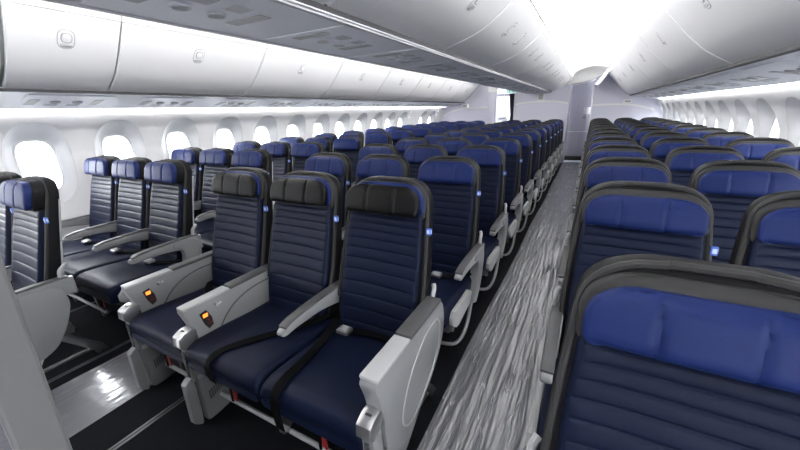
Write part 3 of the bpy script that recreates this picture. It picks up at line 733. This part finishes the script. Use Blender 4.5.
def buckle_mesh(kind):
    b = MB()
    if kind == 'c': x, y, z = -0.13, -0.215, 0.503
    else: x, y, z = 0.05, -0.28, 0.502
    b.box(x-0.034, x+0.034, y-0.028, y+0.028, z-0.010, z+0.012, M['silver'], 0.007)
    b.box(x-0.022, x+0.022, y-0.020, y+0.020, z+0.012, z+0.016, M['lgrey'], 0.003)
    return b.mesh('buckle')
def vest_mesh(x):
    b = MB(); b.prism([(x-0.012, 0.36), (x+0.012, 0.36), (x+0.014, 0.29), (x+0.006, 0.28), (x-0.006, 0.295), (x-0.012, 0.285)], -0.622, -0.617, M['red'], axis='y')
    b.box(x-0.028, x-0.018, -0.624, -0.618, 0.27, 0.36, M['strap'])
    return b.mesh('life_vest_tab')

ME = dict(shell=shell_mesh(), rim=rim_mesh(), back=back_mesh(), cushion=cushion_mesh(), pan=pan_mesh(), leg=leg_mesh(),
          bar_r=bar_mesh('r'), bar_l=bar_mesh('l'), bar_m=bar_mesh('m'), arm=arm_mesh(), pad=pad_mesh(), fair=fairing_mesh(), fairw=fairing_mesh(True),
          sf_r=sidefair_mesh(1), sf_l=sidefair_mesh(-1), br_r=bracket_mesh(1), br_l=bracket_mesh(-1), edge_r=edge_mesh(1), edge_l=edge_mesh(-1), tag_r=tag_mesh(1),
          belt_b=belt_mesh('b'), belt_c=belt_mesh('c'), belt_x=belt_mesh('x'), buck_c=buckle_mesh('c'), buck_x=buckle_mesh('x'), vest=vest_mesh(0.06),
          pil=pillow_mesh(M['blue'], 0.197, 1.052, 1.174, -0.046, -0.006, 0.070, 0.026, 'headrest'),
          pil_m=pillow_mesh(M['blue'], 0.197, 1.055, 1.192, -0.046, -0.006, 0.072, 0.028, 'headrest'),
          bol_m=pillow_mesh(M['rim'], 0.207, 1.045, 1.204, -0.018, 0.022, 0.085, 0.02, 'headrest_bolster', seams=False),
          pilb=pillow_mesh(M['black'], 0.199, 1.064, 1.194, -0.068, -0.015, 0.072, 0.030, 'headrest', dx=-0.006),
          pil_l=pillow_mesh(M['blue'], 0.202, 1.062, 1.208, -0.086, -0.03, 0.072, 0.032, 'headrest'),
          bol_l=pillow_mesh(M['char'], 0.210, 1.052, 1.212, -0.055, 0.022, 0.085, 0.02, 'headrest_bolster', seams=False),
          bol=pillow_mesh(M['rim'], 0.207, 1.042, 1.194, -0.018, 0.022, 0.085, 0.02, 'headrest_bolster', seams=False),
          bole=pillow_mesh(M['blue'], 0.202, 1.072, 1.203, -0.044, -0.010, 0.080, 0.02, 'headrest_edge', seams=False, dx=0.006))

def armrest(root, x, kind):
    a = link('armrest', ME['arm'], root, (x, 0, 0)); link('arm_pad', ME['pad'], a)
    if kind == 'aisle': link('fairing', ME['fair'], a)
    if kind == 'aislew': link('fairing', ME['fairw'], a)
    return a
def seat(x, y, label, group, left=None, right='plain', aisle=None, near=False, black=False, belt=None, bar='m', leg=False, recline=0.0):
    r = thing('passenger_seat', label, 'seat', (x, y, 0), group)
    sh = link('seat_shell', ME['shell'], r); link('rim', ME['rim'], sh); [link('edge_trim', ME[k_], sh) for k_ in (('edge_r', 'edge_l') if group == G['l'] else ('edge_l',) if black else ())]; link('seat_tag', ME['tag_r'], sh, label='small blue tag')
    link('backrest', ME['back'], r)
    h = link('headrest', ME['pilb'] if black else ME['pil_l'] if group == G['l'] else ME['pil_m'] if group == G['m'] else ME['pil'], r, label='black headrest pillow' if black else 'blue headrest pillow')
    link('bolster', ME['bol_l' if group == G['l'] else 'bol_m' if group == G['m'] else 'bol'], h)
    if black: link('blue_edge', ME['bole'], h, label='blue edge strip')
    link('seat_cushion', ME['cushion'], r); link('seat_pan', ME['pan'], r)
    if near: link('side_bracket', ME['br_r'], r)
    if left == 'left_aisle' and near: link('side_bracket', ME['br_l'], r)
    if left in ('plain', 'aisle', 'left_aisle'): armrest(r, -0.25 if left == 'left_aisle' else -0.262, 'plain' if left == 'plain' else 'aisle')
    if right in ('plain', 'aisle', 'aislew'): armrest(r, 0.262, right)
    if aisle == 'r': link('side_fairing', ME['sf_r'], r); link('baggage_bar', ME['bar_r'], r)
    elif aisle == 'l': link('side_fairing', ME['sf_l'], r); link('baggage_bar', ME['bar_l'], r)
    elif near: link('baggage_bar', ME['bar_m'], r)
    if leg: link('leg', ME['leg'], r, (leg, 0, 0))
    if belt:
        bl = link('seat_belt', ME['belt_'+belt], r)
        if belt != 'b': link('buckle', ME['buck_'+('c' if belt == 'c' else 'x')], bl)
    if near: link('life_vest_tab', ME['vest'], r)
    return r

# consoles of the front middle row ------------------------------------------
def console_mesh(end):
    b = MB()
    if not end:
        poly = [(-0.600, 0.662), (-0.606, 0.645), (-0.585, 0.575), (-0.565, 0.50), (-0.558, 0.36), (-0.54, 0.30), (-0.35, 0.28), (-0.08, 0.30), (-0.02, 0.42), (0.01, 0.55), (0.0, 0.655), (-0.10, 0.655), (-0.40, 0.662)]
        b.prism(poly, -0.026, 0.026, M['grey'], bevel=0.006, seg=2)
    else:
        poly = catmull([(-0.600, 0.684), (-0.61, 0.662), (-0.590, 0.600), (-0.57, 0.50), (-0.555, 0.36), (-0.52, 0.19), (-0.44, 0.18), (-0.30, 0.265), (-0.16, 0.34), (-0.06, 0.42), (-0.005, 0.51), (0.0, 0.60), (-0.03, 0.675), (-0.10, 0.686), (-0.35, 0.688)], 3)
        b.prism(poly, -0.034, 0.034, M['grey'], bevel=0.007, seg=2)
    b.sm = [True]*len(b.sm)
    return b.mesh('console')
def console_cap(end):
    b = MB(); z = 0.690 if end else 0.662; wd = 0.036 if end else 0.029
    b.box(-wd, wd, -0.602, -0.36, z-0.008, z+0.006, M['lgrey'], 0.004); return b.mesh('console_cap')
def console_pad(end):
    b = MB(); z = 0.690 if end else 0.660; wd = 0.036 if end else 0.029
    b.box(-wd, wd, -0.355, -0.045, z-0.008, z+0.012, M['dgrey'], 0.006); return b.mesh('arm_pad')
def console_groove(end, sg=1):
    b = MB(); x = sg*(0.034 if end else 0.0262)
    if end: pts = [(-0.10, 0.63), (-0.22, 0.62), (-0.34, 0.55), (-0.42, 0.45), (-0.44, 0.36), (-0.38, 0.30), (-0.26, 0.33), (-0.13, 0.41), (-0.07, 0.50), (-0.06, 0.58), (-0.10, 0.63)]
    else: pts = [(-0.46, 0.46), (-0.40, 0.53), (-0.32, 0.58), (-0.2, 0.605), (-0.05, 0.60)]
    b.tube([(x, y, z) for y, z in pts], 0.004, M['dgrey'] if not end else M['lgrey'], n=6); return b.mesh('panel_line')
def pcu_mesh():
    b = MB(); b.prism([(-0.535, 0.605), (-0.500, 0.612), (-0.480, 0.565), (-0.478, 0.520), (-0.505, 0.508), (-0.522, 0.545)], 0.0255, 0.0295, M['dark'], bevel=0.001)
    for yy in (-0.505, -0.492): b.box(0.0295, 0.031, yy-0.004, yy+0.004, 0.535, 0.543, M['red'])
    b.box(0.0295, 0.031, -0.503, -0.495, 0.552, 0.560, M['red'])
    return b.mesh('control_panel')
def pcu_lamp():
    b = MB(); b.box(0.0295, 0.0315, -0.522, -0.498, 0.578, 0.597, M['orange'], 0.0006); return b.mesh('display')
def knob_mesh():
    b = MB(); b.tube([(0.026, -0.445, 0.618), (0.040, -0.445, 0.618)], 0.009, M['silver'], sub=1); b.tube([(0.040, -0.445, 0.618), (0.042, -0.425, 0.625)], 0.006, M['silver'], sub=1); return b.mesh('knob')
def post_mesh():
    b = MB()
    b.prism(catmull([(-0.650, 0.535), (-0.62, 0.552), (-0.578, 0.556), (-0.565, 0.535), (-0.575, 0.50), (-0.63, 0.47), (-0.655, 0.49)], 3), -0.030, 0.030, M['silver'], bevel=0.005)
    b.prism([(-0.635, 0.485), (-0.580, 0.50), (-0.565, 0.30), (-0.60, 0.26), (-0.625, 0.28)], -0.024, 0.024, M['grey'], bevel=0.004)
    b.box(-0.010, 0.010, -0.641, -0.634, 0.30, 0.45, M['dgrey'], 0.002)
    b.box(-0.026, 0.026, -0.615, -0.565, 0.27, 0.30, M['silver'], 0.006)
    b.box(-0.012, 0.012, -0.618, -0.60, 0.551, 0.5545, M['dark'])
    return b.mesh('post')
def plate_mesh(front):
    b = MB()
    if front: 
        b.prism(catmull([(-0.672, 0.27), (-0.645, 0.29), (-0.625, 0.27), (-0.628, 0.03), (-0.650, 0.012), (-0.676, 0.04)], 3), -0.030, 0.012, M['grey'], bevel=0.005)
    else:
        b.prism(catmull([(-0.612, 0.26), (-0.585, 0.30), (-0.44, 0.32), (-0.415, 0.29), (-0.43, 0.06), (-0.455, 0.02), (-0.595, 0.004), (-0.615, 0.03)], 3), -0.018, 0.022, M['grey'], bevel=0.006)
        n = 0
        for i in range(11):
            for j in range(4):
                y = -0.575+0.0125*i; z = 0.125+0.014*j+0.0045*i
                b.box(0.0218, 0.0235, y-0.0042, y+0.0042, z-0.0042, z+0.0042, M['dark'])
    return b.mesh('foot_plate')
def endpanel_mesh():
    b = MB(); b.prism(catmull([(-0.60, 0.34), (-0.57, 0.36), (-0.42, 0.20), (-0.40, 0.10), (-0.43, 0.03), (-0.58, 0.02), (-0.61, 0.06)], 3), 0.006, 0.034, M['grey'], bevel=0.005)
    for i in range(7):
        for j in range(9):
            y = -0.575+0.020*i; z = 0.06+0.018*j
            if z < 0.30-(y+0.58)*0.9: b.box(0.034, 0.0352, y-0.006, y+0.006, z-0.003, z+0.003, M['dgrey'])
    return b.mesh('foot_plate')
CM = dict(con=console_mesh(False), cone=console_mesh(True), cap=console_cap(False), cape=console_cap(True), pad=console_pad(False), pade=console_pad(True),
          grv=console_groove(False), grve=console_groove(True), pcu=pcu_mesh(), lamp=pcu_lamp(), knob=knob_mesh(), post=post_mesh(), pl1=plate_mesh(True), pl2=plate_mesh(False), plend=endpanel_mesh())
def console(root, x, end=False):
    c = link('side_console', CM['cone' if end else 'con'], root, (x, 0, 0))
    link('console_cap', CM['cape' if end else 'cap'], c); link('arm_pad', CM['pade' if end else 'pad'], c); link('panel_line', CM['grve' if end else 'grv'], c)
    if not end:
        link('control_panel', CM['pcu'], c, label='small dark control panel'); link('display', CM['lamp'], c, label='orange lit display'); link('knob', CM['knob'], c)
    p = link('screen_post', CM['post'], root, (x, 0, 0))
    if end: link('foot_plate', CM['plend'], p)
    else: link('front_plate', CM['pl1'], p); link('foot_plate', CM['pl2'], p)

# ------------------------------------------------------------------ seats
P = 0.786
XC, XA = 0.524, 1.534
COLS = {'m': ('beside the left aisle', 'in the middle column', 'beside the right aisle')}
G = {'m': 'middle block seats', 'l': 'left block seats', 'r': 'right block seats'}
# middle block
for n in range(12):
    y = 1.324+n*P+(0.0235 if n else 0)
    for c in range(3):
        x = (c-1)*XC; near = n < 4
        pos = ('next to the left aisle', 'at its centre', 'next to the right aisle')[c]
        if n == 0: lab = 'black-headrest navy seat, front row of the middle block, %s' % ('left of the three', 'centre of the three', 'rightmost of the three')[c]
        else: lab = 'blue-headrest navy seat, %s row of the middle block, %s' % (ORD[n], pos)
        if n == 0:
            s = seat(x, y, lab, G['m'], left=None, right='plain' if c == 1 else None, near=True, black=True, belt=('x', 'b', 'c')[c], leg=(-0.12, 0.16, 0.20)[c])
            if c == 0: console(s, -0.262); console(s, 0.262)
            if c == 2: console(s, 0.275, True); link('baggage_bar', ME['bar_r'], s)
        else:
            seat(x, y, lab, G['m'], left='aisle' if c == 0 else None, right='aisle' if c == 2 else 'plain', aisle=('l', None, 'r')[c], near=near, belt='x' if n < 2 else None, leg=0.05)
# left block
for n in range(13):
    y = 0.66+n*P
    for c in range(3):
        if n == 0 and c == 0: continue
        x = -XA-(2-c)*XC; near = n < 3
        pos = ('by the windows', 'at its centre', 'next to the left aisle')[c]
        lab = 'blue-headrest navy seat, %s row of the left block, %s' % ('nearest' if n == 0 else ORD[n], pos)
        if n == 0: lab = ('', 'navy seat behind the nearest aisle seat, cut by the left picture edge', 'nearest left-block aisle seat, beside the grey partition edge')[c]
        seat(x, y, lab, G['l'], left='plain' if c == 0 else None, right=('aislew' if n < 1 else 'aisle') if c == 2 else 'plain', aisle='r' if c == 2 else None, near=near, belt='x' if n == 1 else None, leg=0.05)
# right block
for n in range(13):
    y = 0.753+n*P-(0.045 if n == 0 else 0)
    for c in range(3):
        if (n == 0 and c > 0) or (n == 1 and c > 1) or (n == 2 and c > 1): continue
        x = 1.558+c*XC+(0.01 if n == 0 else 0)
        pos = ('next to the right aisle', 'at its centre', 'by the windows')[c]
        lab = 'blue-headrest navy seat, %s row of the right block, %s' % ('nearest' if n == 0 else ORD[n], pos)
        if n == 0: lab = 'largest blue-headrest navy seat, closest to the viewer at lower right'
        seat(x, y, lab, G['r'], left='left_aisle' if c == 0 else None, right='plain', aisle='l' if c == 0 else None, near=n < 3, leg=0.05)
